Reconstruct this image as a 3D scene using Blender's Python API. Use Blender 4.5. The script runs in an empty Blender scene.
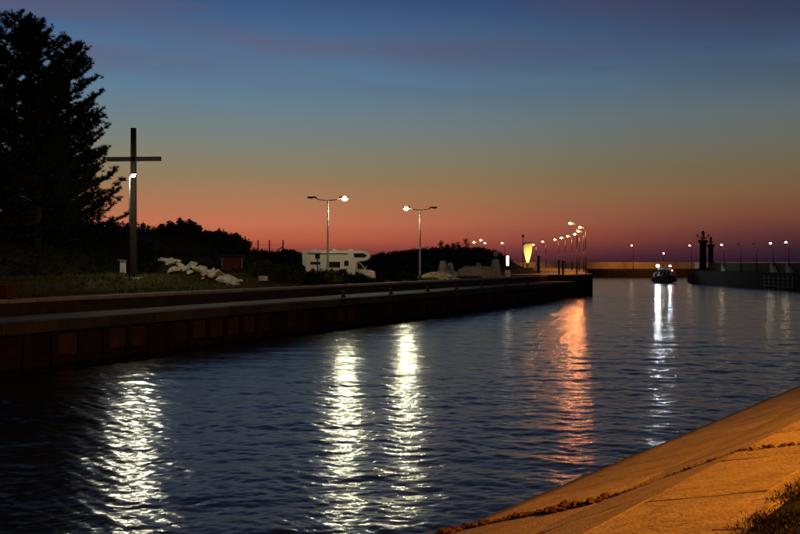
import bpy, bmesh, math, random
import numpy as np
from mathutils import Vector, Matrix
R = math.radians
random.seed(7)
rng = np.random.default_rng(7)
S = bpy.context.scene
COL = S.collection

# ------------------------------------------------------------------ camera
EYE = 5.0
cam = bpy.data.cameras.new("camera")
cam.sensor_width = 36.0
cam.lens = 45.0
cam.shift_y = -5.0 / 800.0
cam.clip_start = 0.1
cam.clip_end = 60000
camo = bpy.data.objects.new("camera", cam)
COL.objects.link(camo)
camo.location = (0, 0, EYE)
camo.rotation_euler = (R(90), 0, 0)
S.camera = camo

# ------------------------------------------------------------------ world: dusk sky after sunset
def lin(c):
    return tuple(((x / 255) / 12.92 if x / 255 <= 0.04045 else ((x / 255 + 0.055) / 1.055) ** 2.4) for x in c)
W = bpy.data.worlds.new("World")
S.world = W
W.use_nodes = True
nt = W.node_tree
nt.nodes.clear()
def N(tree, typ, **kw):
    n = tree.nodes.new(typ)
    for k, v in kw.items():
        setattr(n, k, v)
    return n
def math_node(tree, op, a, b=None, c=None):
    n = tree.nodes.new("ShaderNodeMath"); n.operation = op
    for i, x in enumerate((a, b, c)):
        if x is None: continue
        if isinstance(x, (int, float)): n.inputs[i].default_value = x
        else: tree.links.new(x, n.inputs[i])
    return n.outputs[0]
ZMAX = 0.6
def sky_ramp(stops):
    n = nt.nodes.new("ShaderNodeValToRGB")
    el = n.color_ramp.elements
    while len(el) > 1: el.remove(el[0])
    for i, (z, c) in enumerate(stops):
        e = el[0] if i == 0 else el.new(z / ZMAX)
        e.position = z / ZMAX
        e.color = lin(c) + (1,)
    n.color_ramp.interpolation = 'EASE' if False else 'LINEAR'
    return n
tc = N(nt, "ShaderNodeTexCoord")
sep = N(nt, "ShaderNodeSeparateXYZ")
nt.links.new(tc.outputs["Generated"], sep.inputs[0])
zfac = math_node(nt, 'DIVIDE', math_node(nt, 'MAXIMUM', sep.outputs[2], 0.0), ZMAX)
az = math_node(nt, 'ARCTAN2', sep.outputs[0], sep.outputs[1])
warm = sky_ramp([(0.0, (94, 44, 52)), (0.010, (138, 65, 60)), (0.022, (184, 91, 67)), (0.038, (194, 112, 82)), (0.058, (174, 119, 84)),
                 (0.082, (148, 124, 92)), (0.108, (130, 128, 112)), (0.138, (112, 128, 132)), (0.172, (93, 125, 150)),
                 (0.205, (82, 112, 146)), (0.25, (60, 86, 127)), (0.36, (42, 60, 96)), (0.6, (26, 38, 66))])
cool = sky_ramp([(0.0, (30, 20, 38)), (0.012, (46, 30, 44)), (0.026, (80, 44, 48)), (0.045, (112, 68, 52)),
                 (0.066, (118, 88, 62)), (0.09, (110, 96, 72)), (0.115, (102, 102, 92)), (0.14, (94, 104, 106)), (0.172, (78, 96, 112)),
                 (0.205, (62, 82, 110)), (0.25, (38, 55, 92)), (0.36, (30, 42, 72)), (0.6, (22, 32, 58))])
nt.links.new(zfac, warm.inputs[0]); nt.links.new(zfac, cool.inputs[0])
# away from the place where the sun went down the glow fades
dev = math_node(nt, 'ABSOLUTE', math_node(nt, 'ADD', az, R(14)))
mr = N(nt, "ShaderNodeMapRange", interpolation_type='SMOOTHSTEP')
mr.inputs["From Min"].default_value = R(4); mr.inputs["From Max"].default_value = R(40)
nt.links.new(dev, mr.inputs["Value"])
mix = N(nt, "ShaderNodeMix", data_type='RGBA')
nt.links.new(mr.outputs[0], mix.inputs["Factor"])
nt.links.new(warm.outputs[0], mix.inputs["A"]); nt.links.new(cool.outputs[0], mix.inputs["B"])
# thin streaky cirrus
comb = N(nt, "ShaderNodeCombineXYZ")
nt.links.new(math_node(nt, 'MULTIPLY', az, 1.6), comb.inputs[0])
nt.links.new(math_node(nt, 'MULTIPLY', math_node(nt, 'ADD', sep.outputs[2], math_node(nt, 'MULTIPLY', az, 0.055)), 17.0), comb.inputs[1])
nz = N(nt, "ShaderNodeTexNoise"); nz.inputs["Scale"].default_value = 1.35; nz.inputs["Detail"].default_value = 6
nz.inputs["Roughness"].default_value = 0.55; nz.inputs["Distortion"].default_value = 0.25
nt.links.new(comb.outputs[0], nz.inputs["Vector"])
cm = N(nt, "ShaderNodeMapRange"); cm.inputs["From Min"].default_value = 0.40; cm.inputs["From Max"].default_value = 0.68
nt.links.new(nz.outputs[0], cm.inputs["Value"])
ch = N(nt, "ShaderNodeMapRange", interpolation_type='SMOOTHSTEP'); ch.inputs["From Min"].default_value = 0.13; ch.inputs["From Max"].default_value = 0.22
ch.inputs["To Max"].default_value = 0.75
nt.links.new(sep.outputs[2], ch.inputs["Value"])
cf = math_node(nt, 'MULTIPLY', cm.outputs[0], ch.outputs[0])
cmix = N(nt, "ShaderNodeMix", data_type='RGBA')
nt.links.new(cf, cmix.inputs["Factor"])
nt.links.new(mix.outputs["Result"], cmix.inputs["A"])
ccol = N(nt, "ShaderNodeMix", data_type='RGBA')
ccol.inputs["A"].default_value = lin((98, 90, 112)) + (1,); ccol.inputs["B"].default_value = lin((56, 58, 80)) + (1,)
nt.links.new(mr.outputs[0], ccol.inputs["Factor"])
nt.links.new(ccol.outputs["Result"], cmix.inputs["B"])
bg = N(nt, "ShaderNodeBackground"); bg.inputs["Strength"].default_value = 1.0
nt.links.new(cmix.outputs["Result"], bg.inputs["Color"])
wo = N(nt, "ShaderNodeOutputWorld")
nt.links.new(bg.outputs[0], wo.inputs["Surface"])

S.view_settings.view_transform = 'Standard'
S.view_settings.look = 'None'
S.view_settings.exposure = 0.0
S.view_settings.gamma = 1.0
S.render.engine = 'CYCLES'
S.cycles.use_denoising = True
S.cycles.use_adaptive_sampling = False
S.cycles.light_sampling_threshold = 0.0
S.cycles.max_bounces = 5
S.cycles.diffuse_bounces = 2
S.cycles.glossy_bounces = 3
S.render.resolution_x = 1024
S.render.resolution_y = 684

# ------------------------------------------------------------------ helpers
def mat(name, col, rough=0.8, var=0.35, scale=3.0, bump=0.3, bscale=None, metal=0.0, col2=None, spec=0.04):
    m = bpy.data.materials.new(name); m.use_nodes = True
    t = m.node_tree; b = t.nodes["Principled BSDF"]
    b.inputs["Roughness"].default_value = rough; b.inputs["Metallic"].default_value = metal
    b.inputs["Specular IOR Level"].default_value = spec
    co = N(t, "ShaderNodeTexCoord")
    n1 = N(t, "ShaderNodeTexNoise"); n1.inputs["Scale"].default_value = scale; n1.inputs["Detail"].default_value = 8
    n1.inputs["Roughness"].default_value = 0.62
    t.links.new(co.outputs["Object"], n1.inputs["Vector"])
    rp = N(t, "ShaderNodeMapRange"); rp.inputs["From Min"].default_value = 0.3; rp.inputs["From Max"].default_value = 0.7
    t.links.new(n1.outputs[0], rp.inputs["Value"])
    mx = N(t, "ShaderNodeMix", data_type='RGBA')
    c2 = col2 or tuple(c * (1 - var) for c in col)
    mx.inputs["A"].default_value = tuple(c2) + (1,); mx.inputs["B"].default_value = tuple(col) + (1,)
    t.links.new(rp.outputs[0], mx.inputs["Factor"])
    t.links.new(mx.outputs["Result"], b.inputs["Base Color"])
    if bump:
        n2 = N(t, "ShaderNodeTexNoise"); n2.inputs["Scale"].default_value = bscale or scale * 6; n2.inputs["Detail"].default_value = 6
        t.links.new(co.outputs["Object"], n2.inputs["Vector"])
        bp = N(t, "ShaderNodeBump"); bp.inputs["Strength"].default_value = bump; bp.inputs["Distance"].default_value = 0.03
        t.links.new(n2.outputs[0], bp.inputs["Height"]); t.links.new(bp.outputs[0], b.inputs["Normal"])
    return m
def glow(name, col, strength):
    m = bpy.data.materials.new(name); m.use_nodes = True
    t = m.node_tree; t.nodes.clear()
    e = N(t, "ShaderNodeEmission"); e.inputs[0].default_value = tuple(col) + (1,); e.inputs[1].default_value = strength
    o = N(t, "ShaderNodeOutputMaterial"); t.links.new(e.outputs[0], o.inputs[0])
    m.cycles.emission_sampling = 'NONE' if strength < 5 else 'FRONT'
    return m

class MB:
    def __init__(s): s.v = []; s.f = []
    def add(s, vs, fs):
        b = len(s.v); s.v += [tuple(v) for v in vs]; s.f += [tuple(i + b for i in f) for f in fs]; return s
    def box(s, c, d, M=None):
        x, y, z = (k / 2 for k in d)
        vs = [Vector((sx * x, sy * y, sz * z)) for sz in (-1, 1) for sy in (-1, 1) for sx in (-1, 1)]
        if M is not None: vs = [M @ v for v in vs]
        vs = [v + Vector(c) for v in vs]
        return s.add(vs, [(0, 2, 3, 1), (4, 5, 7, 6), (0, 1, 5, 4), (2, 6, 7, 3), (0, 4, 6, 2), (1, 3, 7, 5)])
    def cbox(s, c, d, ch=0.03, M=None):
        # box with chamfered top edges
        x, y, z = (k / 2 for k in d)
        vs = [Vector((sx * x, sy * y, -z)) for sy in (-1, 1) for sx in (-1, 1)]
        vs += [Vector((sx * x, sy * y, z - ch)) for sy in (-1, 1) for sx in (-1, 1)]
        vs += [Vector((sx * (x - ch), sy * (y - ch), z)) for sy in (-1, 1) for sx in (-1, 1)]
        if M is not None: vs = [M @ v for v in vs]
        vs = [v + Vector(c) for v in vs]
        fs = [(0, 2, 3, 1), (8, 9, 11, 10)]
        for o in (0, 4):
            fs += [(o, o + 1, o + 5, o + 4), (o + 1, o + 3, o + 7, o + 5), (o + 3, o + 2, o + 6, o + 7), (o + 2, o, o + 4, o + 6)]
        return s.add(vs, fs)
    def tube(s, pts, rad, n=8, caps=True):
        pts = [Vector(p) for p in pts]
        if not hasattr(rad, '__len__'): rad = [rad] * len(pts)
        b = len(s.v); prev = None
        for i, p in enumerate(pts):
            d = (pts[min(i + 1, len(pts) - 1)] - pts[max(i - 1, 0)])
            d = d.normalized() if d.length > 1e-9 else Vector((0, 0, 1))
            if prev is None:
                up = Vector((0, 0, 1)) if abs(d.z) < 0.9 else Vector((1, 0, 0))
                a = d.cross(up).normalized()
            else:
                a = (prev - d * prev.dot(d)).normalized()
            prev = a; c = d.cross(a)
            for k in range(n):
                t = 2 * math.pi * k / n
                s.v.append(tuple(p + (a * math.cos(t) + c * math.sin(t)) * rad[i]))
        for i in range(len(pts) - 1):
            for k in range(n):
                k2 = (k + 1) % n
                s.f.append((b + i * n + k, b + (i + 1) * n + k, b + (i + 1) * n + k2, b + i * n + k2))
        if caps:
            s.f.append(tuple(b + k for k in range(n)))
            s.f.append(tuple(b + (len(pts) - 1) * n + k for k in reversed(range(n))))
        return s
    def lathe(s, prof, c=(0, 0, 0), n=16):
        b = len(s.v); cx, cy, cz = c
        for r, z in prof:
            for k in range(n):
                t = 2 * math.pi * k / n
                s.v.append((cx + r * math.cos(t), cy + r * math.sin(t), cz + z))
        for i in range(len(prof) - 1):
            for k in range(n):
                k2 = (k + 1) % n
                s.f.append((b + i * n + k, b + i * n + k2, b + (i + 1) * n + k2, b + (i + 1) * n + k))
        s.f.append(tuple(b + k for k in reversed(range(n))))
        s.f.append(tuple(b + (len(prof) - 1) * n + k for k in range(n)))
        return s
    def ball(s, c, r, n=10, m=6, sq=(1, 1, 1)):
        prof = [(max(1e-4, math.sin(math.pi * i / m)) * r, -math.cos(math.pi * i / m) * r) for i in range(m + 1)]
        t = MB().lathe(prof, (0, 0, 0), n)
        return s.add([(v[0] * sq[0] + c[0], v[1] * sq[1] + c[1], v[2] * sq[2] + c[2]) for v in t.v], t.f)
    def extr(s, poly, y0, y1):
        # polygon in xz extruded along y
        n = len(poly)
        vs = [(x, y0, z) for x, z in poly] + [(x, y1, z) for x, z in poly]
        fs = [tuple(range(n)), tuple(reversed(range(n, 2 * n)))]
        fs += [((i + 1) % n, i, i + n, (i + 1) % n + n) for i in range(n)]
        return s.add(vs, fs)
    def mesh(s, name, m=None, smooth=False):
        me = bpy.data.meshes.new(name)
        me.from_pydata(s.v, [], s.f); me.update()
        bm = bmesh.new(); bm.from_mesh(me); bmesh.ops.recalc_face_normals(bm, faces=bm.faces) if len(me.polygons) < 6000 else None
        bm.to_mesh(me); bm.free()
        if smooth: me.polygons.foreach_set('use_smooth', [True] * len(me.polygons))
        if m: me.materials.append(m)
        return me
    def build(s, name, m, parent=None, smooth=False, loc=None, rotz=0):
        return place(name, s.mesh(name, m, smooth), parent, loc, rotz)
def place(name, me, parent=None, loc=None, rotz=0):
    o = bpy.data.objects.new(name, me); COL.objects.link(o)
    if parent: o.parent = parent
    if loc: o.location = loc
    if rotz: o.rotation_euler.z = rotz
    return o
def thing(name, label, cat, loc=(0, 0, 0), rotz=0, group=None):
    o = bpy.data.objects.new(name, None); COL.objects.link(o)
    o.empty_display_size = 0.3
    o.location = loc; o.rotation_euler.z = rotz
    return tag(o, label, cat, group)
def tag(o, label, cat, group=None):
    o['label'] = label; o['category'] = cat
    if group: o['group'] = group
    return o
def struct(o): o['kind'] = 'structure'; return o
def stuff(o, label=None, cat=None):
    o['kind'] = 'stuff'
    if label: o['label'] = label
    if cat: o['category'] = cat
    return o
def copy_tree(o, parent=None):
    c = o.copy(); COL.objects.link(c); c.parent = parent
    for ch in [x for x in bpy.data.objects if x.parent == o]: copy_tree(ch, c)
    return c
def at(px, py, Y):      # a sight line of the survey turned into a point at distance Y
    return Vector(((px - 400) / 1000 * Y, Y, EYE - (py - 262) / 1000 * Y))

M = {}
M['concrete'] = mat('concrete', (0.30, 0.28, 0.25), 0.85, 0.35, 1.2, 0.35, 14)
M['slab'] = mat('slab_concrete', (0.40, 0.29, 0.15), 0.9, 0.45, 9.0, 0.8, 22)
def weather_slab(mt):
    t = mt.node_tree; b = t.nodes['Principled BSDF']; src = b.inputs['Base Color'].links[0].from_socket
    co = N(t, 'ShaderNodeTexCoord'); sp_ = N(t, 'ShaderNodeSeparateXYZ'); t.links.new(co.outputs['Object'], sp_.inputs[0])
    n = N(t, 'ShaderNodeTexNoise'); n.inputs['Scale'].default_value = 0.9; n.inputs['Detail'].default_value = 7; n.inputs['Roughness'].default_value = .7
    v2 = N(t, 'ShaderNodeVectorMath', operation='MULTIPLY'); v2.inputs[1].default_value = (1.0, 1.25, 1)
    t.links.new(co.outputs['Object'], v2.inputs[0]); t.links.new(v2.outputs[0], n.inputs['Vector'])
    st = N(t, 'ShaderNodeMapRange'); st.inputs['From Min'].default_value = .44; st.inputs['From Max'].default_value = .70; st.inputs['To Max'].default_value = .62
    t.links.new(n.outputs[0], st.inputs['Value'])
    m1 = N(t, 'ShaderNodeMix', data_type='RGBA'); m1.inputs['B'].default_value = (.12, .085, .045, 1)
    t.links.new(st.outputs[0], m1.inputs['Factor']); t.links.new(src, m1.inputs['A'])
    vo = N(t, 'ShaderNodeTexVoronoi', feature='DISTANCE_TO_EDGE'); vo.inputs['Scale'].default_value = .42
    n3 = N(t, 'ShaderNodeTexNoise'); n3.inputs['Scale'].default_value = 2.2; n3.inputs['Detail'].default_value = 5
    t.links.new(co.outputs['Object'], n3.inputs['Vector'])
    ad = N(t, 'ShaderNodeVectorMath', operation='MULTIPLY_ADD'); ad.inputs[1].default_value = (.7, .7, .7)
    t.links.new(n3.outputs['Color'], ad.inputs[0]); t.links.new(co.outputs['Object'], ad.inputs[2]); t.links.new(ad.outputs[0], vo.inputs['Vector'])
    ck = N(t, 'ShaderNodeMapRange'); ck.inputs['From Min'].default_value = .004; ck.inputs['From Max'].default_value = .009; ck.inputs['To Min'].default_value = .4; ck.inputs['To Max'].default_value = 0
    t.links.new(vo.outputs['Distance'], ck.inputs['Value'])
    m2 = N(t, 'ShaderNodeMix', data_type='RGBA'); m2.inputs['B'].default_value = (.06, .045, .03, 1)
    t.links.new(ck.outputs[0], m2.inputs['Factor']); t.links.new(m1.outputs['Result'], m2.inputs['A'])
    al = N(t, 'ShaderNodeMapRange', interpolation_type='SMOOTHSTEP'); al.inputs['From Min'].default_value = .02; al.inputs['From Max'].default_value = .62; al.inputs['To Min'].default_value = .9; al.inputs['To Max'].default_value = 0
    t.links.new(math_node(t, 'ADD', sp_.outputs[0], math_node(t, 'MULTIPLY', math_node(t, 'SUBTRACT', n.outputs[0], .5), 1.1)), al.inputs['Value'])
    m3 = N(t, 'ShaderNodeMix', data_type='RGBA'); m3.inputs['B'].default_value = (.05, .045, .02, 1)
    t.links.new(al.outputs[0], m3.inputs['Factor']); t.links.new(m2.outputs['Result'], m3.inputs['A']); t.links.new(m3.outputs['Result'], b.inputs['Base Color'])
weather_slab(M['slab'])
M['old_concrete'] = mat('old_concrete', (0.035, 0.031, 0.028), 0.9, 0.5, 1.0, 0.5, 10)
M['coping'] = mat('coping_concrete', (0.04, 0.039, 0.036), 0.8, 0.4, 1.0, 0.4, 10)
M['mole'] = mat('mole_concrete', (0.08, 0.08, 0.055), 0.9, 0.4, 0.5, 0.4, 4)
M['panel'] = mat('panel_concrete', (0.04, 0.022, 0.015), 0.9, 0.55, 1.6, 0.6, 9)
def vary(mt, lo, hi):          # each piece weathered a little differently
    t = mt.node_tree; b = t.nodes['Principled BSDF']; src = b.inputs['Base Color'].links[0].from_socket
    oi = N(t, 'ShaderNodeObjectInfo'); mr_ = N(t, 'ShaderNodeMapRange'); mr_.inputs['To Min'].default_value = lo; mr_.inputs['To Max'].default_value = hi
    t.links.new(oi.outputs['Random'], mr_.inputs['Value'])
    vm_ = N(t, 'ShaderNodeVectorMath', operation='SCALE'); t.links.new(src, vm_.inputs[0]); t.links.new(mr_.outputs[0], vm_.inputs['Scale'])
    t.links.new(vm_.outputs[0], b.inputs['Base Color'])
vary(M['panel'], .35, 1.35); vary(M['coping'], .7, 1.2); vary(M['slab'], .86, 1.1)
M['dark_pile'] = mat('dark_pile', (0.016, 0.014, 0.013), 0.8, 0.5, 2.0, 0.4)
M['asphalt'] = mat('asphalt', (0.05, 0.05, 0.045), 0.55, 0.3, 2.5, 0.3, 30)
M['kerb'] = mat('kerb_stone', (0.2, 0.2, 0.18), 0.7, 0.3, 2.0, 0.3)
M['earth'] = mat('earth', (0.028, 0.024, 0.013), 0.95, 0.5, 0.6, 0.6, 5)
M['ground'] = mat('ground', (0.03, 0.03, 0.012), 0.95, 0.6, 0.25, 0.7, 3)
M['sand'] = mat('sand', (0.26, 0.21, 0.14), 0.95, 0.4, 0.8, 0.5, 8)
M['gravel'] = mat('gravel', (0.55, 0.48, 0.24), 0.95, 0.6, 4.0, 1.0, 12)
M['steel'] = mat('galvanised_steel', (0.30, 0.30, 0.30), 0.45, 0.25, 4, 0.1, None, 0.6, spec=0.4)
M['dark_steel'] = mat('dark_steel', (0.03, 0.03, 0.032), 0.5, 0.3, 4, 0.1)
M['iron'] = mat('cast_iron', (0.04, 0.032, 0.028), 0.6, 0.4, 6, 0.3)
M['wood_dark'] = mat('dark_timber', (0.014, 0.011, 0.008), 0.75, 0.4, 3, 0.3)
M['bark'] = mat('pine_bark', (0.03, 0.02, 0.014), 0.95, 0.5, 4, 0.8)
M['needle'] = mat('pine_needles', (0.012, 0.018, 0.008), 0.8, 0.4, 1, 0)
M['leaf'] = mat('shrub_leaves', (0.035, 0.045, 0.014), 0.8, 0.5, 1.5, 0)
M['leaf_dark'] = mat('dark_thicket_leaves', (0.012, 0.014, 0.007), 0.9, 0.4, 1.5, 0)
M['grass'] = mat('grass_blades', (0.085, 0.085, 0.024), 0.85, 0.5, 2, 0)
M['dry_grass'] = mat('dry_grass_blades', (0.13, 0.09, 0.03), 0.85, 0.6, 2, 0)
M['white_paint'] = mat('white_paint', (0.5, 0.49, 0.44), 0.4, 0.12, 2, 0.05, spec=0.4)
M['pale_concrete'] = mat('pale_broken_concrete', (0.58, 0.55, 0.43), 0.9, 0.7, 3, 0.6, 9)
M['red_paint'] = mat('faded_red_paint', (0.10, 0.032, 0.02), 0.7, 0.5, 2, 0.2)
M['rust'] = mat('rust', (0.12, 0.05, 0.026), 0.8, 0.5, 5, 0.5)
M['glass_dark'] = mat('tinted_glass', (0.01, 0.012, 0.014), 0.08, 0.1, 1, 0, spec=0.6)
M['tyre'] = mat('tyre_rubber', (0.02, 0.02, 0.02), 0.85, 0.2, 5, 0.3)
M['plastic_grey'] = mat('grey_plastic', (0.12, 0.12, 0.13), 0.5, 0.2, 3, 0.05, spec=0.4)
M['hull'] = mat('hull_paint', (0.06, 0.08, 0.11), 0.45, 0.3, 1, 0.1, spec=0.4)
M['lamp_white'] = glow('lamp_white', (1.0, 0.94, 0.58), 1400)
M['lamp_cross'] = glow('lamp_cross', (1.0, 0.95, 0.66), 2600)
M['lamp_sodium'] = glow('lamp_sodium', (1.0, 0.30, 0.09), 420)
M['bowl_amber'] = glow('bowl_amber', (1.0, 0.42, 0.10), 1.6)  # dim emissive shell, imitates the amber bloom around the sodium lamps
M['bowl_warm'] = glow('bowl_warm', (1.0, 0.80, 0.42), 1.8)  # same for the white lamps: bloom imitated by a weakly glowing shell
M['lamp_far'] = glow('lamp_far', (1.0, 0.75, 0.45), 28)
M['lamp_bank'] = glow('lamp_bank', (1.0, 0.36, 0.012), 22000)
M['lamp_boat'] = glow('lamp_boat', (0.78, 0.92, 1.0), 800)
M['lamp_mast'] = glow('lamp_mast', (1.0, 0.8, 0.7), 60)
M['lamp_red'] = glow('lamp_red', (1.0, 0.1, 0.1), 40)
M['lamp_column'] = glow('lamp_column', (1.0, 0.98, 0.85), 2.6)

# ------------------------------------------------------------------ water
def make_water():
    th = np.radians(np.concatenate([np.linspace(-80, -27, 26)[:-1], np.linspace(-27, 27, 640), np.linspace(27, 80, 26)[1:]]))
    nc = len(th)
    r = [9.0]
    while r[-1] < 340: r.append(r[-1] * 1.0033)
    while r[-1] < 30000: r.append(r[-1] * 1.16)
    r = np.array(r); nr = len(r)
    RR, TT = np.meshgrid(r, th, indexing='ij')
    X = RR * np.sin(TT); Y = RR * np.cos(TT)
    Z = np.zeros_like(X)
    NW = 90
    cell = RR * 0.0033
    for i in range(NW):
        lam = 0.14 * (1.6 / 0.14) ** ((i + rng.random()) / NW)
        k = 2 * math.pi / lam
        a = R(262) + rng.normal(0, 0.68)
        slope = 0.094 * math.sqrt(2.0 / NW) * (0.72 if lam > 0.8 else 1.0 if lam > .45 else 1.22)
        att = np.clip((lam / cell - 1.3) / 1.3, 0, 1)
        Z += (slope / k) * att * np.cos(k * (X * math.cos(a) + Y * math.sin(a)) + rng.random() * 6.283)
    for i in range(22):
        lam = 1.9 * (4.6 / 1.9) ** ((i + rng.random()) / 22); k = 2 * math.pi / lam
        a = R(264) + rng.normal(0, 0.5); slope = 0.024 * math.sqrt(2.0 / 22)
        Z += (slope / k) * np.clip((lam / cell - 1.3) / 1.3, 0, 1) * np.cos(k * (X * math.cos(a) + Y * math.sin(a)) + rng.random() * 6.283)
    # gust patches: calmer and rougher areas
    g = 0.5 + 0.25 * (np.sin(X * 0.11 + Y * 0.07 + 1.3) + np.sin(X * 0.05 - Y * 0.13 + 0.4))
    Z *= 0.72 + 0.5 * g
    fade = np.clip((900 - RR) / 500, 0, 1); Z *= fade
    vs = np.stack([X, Y, Z], -1).reshape(-1, 3)
    idx = np.arange(nr * nc).reshape(nr, nc)
    q = np.stack([idx[:-1, :-1], idx[:-1, 1:], idx[1:, 1:], idx[1:, :-1]], -1).reshape(-1, 4)
    me = bpy.data.meshes.new('water')
    me.vertices.add(len(vs)); me.vertices.foreach_set('co', vs.ravel())
    me.loops.add(q.size); me.loops.foreach_set('vertex_index', q.ravel().astype(np.int32))
    me.polygons.add(len(q)); me.polygons.foreach_set('loop_start', np.arange(0, q.size, 4, dtype=np.int32))
    me.polygons.foreach_set('loop_total', np.full(len(q), 4, dtype=np.int32))
    me.polygons.foreach_set('use_smooth', np.ones(len(q), dtype=bool))
    me.update(); me.flip_normals()
    m = bpy.data.materials.new('harbour_water'); m.use_nodes = True
    t = m.node_tree; b = t.nodes['Principled BSDF']
    b.inputs['Base Color'].default_value = (0.0015, 0.003, 0.006, 1)
    b.inputs['Roughness'].default_value = 0.15
    b.inputs['IOR'].default_value = 1.333
    co = N(t, 'ShaderNodeNewGeometry')
    n = N(t, 'ShaderNodeTexNoise'); n.inputs['Scale'].default_value = 4.5; n.inputs['Detail'].default_value = 4; n.inputs['Roughness'].default_value = 0.6
    vm = N(t, 'ShaderNodeVectorMath', operation='MULTIPLY'); vm.inputs[1].default_value = (0.7, 1.2, 1.0)
    t.links.new(co.outputs['Position'], vm.inputs[0]); t.links.new(vm.outputs[0], n.inputs['Vector'])
    bp = N(t, 'ShaderNodeBump'); bp.inputs['Strength'].default_value = 0.35; bp.inputs['Distance'].default_value = 0.04
    t.links.new(n.outputs[0], bp.inputs['Height']); t.links.new(bp.outputs[0], b.inputs['Normal'])
    me.materials.append(m)
    struct(place('water', me))
make_water()

# ------------------------------------------------------------------ left bank: frame of reference along the quay
B0 = Vector((-0.2, 86.5, 0)); ED = Vector((0.4027, 0.9153, 0)); MD = Vector((-0.9153, 0.4027, 0))
def Q(a, m, z=0.0): return B0 + ED * a + MD * m + Vector((0, 0, z))
def to_am(X, Y):
    dx, dy = X - B0.x, Y - B0.y
    return dx * ED.x + dy * ED.y, dx * MD.x + dy * MD.y
QROT = math.atan2(ED.y, ED.x)          # local +x along the quay, local +y inland
A0, A1 = -56.0, 64.0                   # lower quay
A2 = 74.0                              # end of the pier block
ZD, ZU = 2.2, 3.0
def sm(x, a, b):
    t = min(1, max(0, (x - a) / (b - a))); return t * t * (3 - 2 * t)
def mb(a): return 0 if a < A2 else (a - A2) * 0.235
from mathutils import noise as mnoise
def crest(a):
    pts = [(-80, 8.0), (8, 7.7), (20, 7.1), (33, 5.8), (43, 4.8), (52, 4.3), (80, 4.1)]
    for (a0, z0), (a1, z1) in zip(pts, pts[1:]):
        if a <= a1: return z0 + (z1 - z0) * sm(a, a0, a1)
    return 4.2
def land(a, mm, X, Y):
    if a > 60 and mm < 14: base = 3.1
    else: base = 3.0
    h = base
    if mm > 6.6:
        h += (crest(a) - base) * sm(mm, 14, 35) * (1 - sm(a, 60, 90))
        if a < 25: h += 0.85 * sm(mm, 7.0, 11.5) * (1 - sm(a, 5, 25))
        w = 17 if X > 11 else 24
        h += 4.4 * math.exp(-abs((X - 11) / w) ** 2.4) * math.exp(-((Y - 190) / 26) ** 2) * sm(mm, 8, 20)
        nn = mnoise.fractal(Vector((X * 0.12, Y * 0.12, 3.3)), 1.0, 2.0, 4)
        h += nn * 0.32 * sm(mm, 8, 21)
    return h
def make_ground():
    As = list(np.arange(-75, 74, 1.6)) + [73.9] + list(np.arange(76, 262, 3.0))
    Ms = [('b', 0.5), ('d', 0.5), ('d', 4.25), ('u', 4.3)] + [('u', x) for x in (5.5, 6.6)] + [('u', x) for x in np.arange(7.6, 58, 1.3)] + [('u', x) for x in (70, 90, 120, 160, 230)]
    v = []; f = []
    for a in As:
        for k, m in Ms:
            mm = m; off = mb(a)
            p = Q(a, m + off)
            if k == 'b': z = -2.0
            elif a < A1 + 1:
                z = ZD - 0.09 if k == 'd' else (ZU - 0.09 if m <= 6.6 else land(a, mm, p.x, p.y))
            else: z = land(a, mm, p.x, p.y) - 0.06
            v.append((p.x, p.y, z))
    n = len(Ms)
    for i in range(len(As) - 1):
        for j in range(n - 1):
            f.append((i * n + j, i * n + j + 1, (i + 1) * n + j + 1, (i + 1) * n + j))
    # outer end
    b = len(v)
    mbd = MB(); mbd.v = v; mbd.f = f
    me = mbd.mesh('ground', M['ground'], True)
    me.flip_normals()
    return struct(place('ground', me))
make_ground()

# paved surfaces
def strip(name, m, a0, a1, m0, m1, z, th=0.08, step=4.0):
    q = MB(); n = max(1, int((a1 - a0) / step))
    for i in range(n):
        x0 = a0 + (a1 - a0) * i / n; x1 = a0 + (a1 - a0) * (i + 1) / n
        b = len(q.v)
        for x in (x0, x1): q.v += [tuple(Q(x, m0, z)), tuple(Q(x, m1, z))]
        q.f.append((b, b + 2, b + 3, b + 1))
    me = q.mesh(name, m)
    o = place(name, me)
    return struct(o)
M['deck'] = mat('deck_concrete', (0.11, 0.105, 0.09), 0.9, 0.45, 0.5, 0.4, 6)
strip('quay_deck', M['deck'], A0, A1, 0.65, 4.2, ZD)
strip('road', M['asphalt'], A0, A1, 4.62, 6.7, ZU)
# promenade at the pier end, running away seawards
def promenade():
    q = MB(); As = [A1 + 0.3, 68, 74] + list(range(78, 256, 6))
    for a in As:
        for m in (0.7, 5, 10, 14):
            q.v.append(tuple(Q(a, m + mb(a), 3.13)))
    for i in range(len(As) - 1):
        for j in range(3):
            q.f.append((i * 4 + j, (i + 1) * 4 + j, (i + 1) * 4 + j + 1, i * 4 + j + 1))
    struct(place('promenade', q.mesh('promenade', M['sand'])))
promenade()

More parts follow.
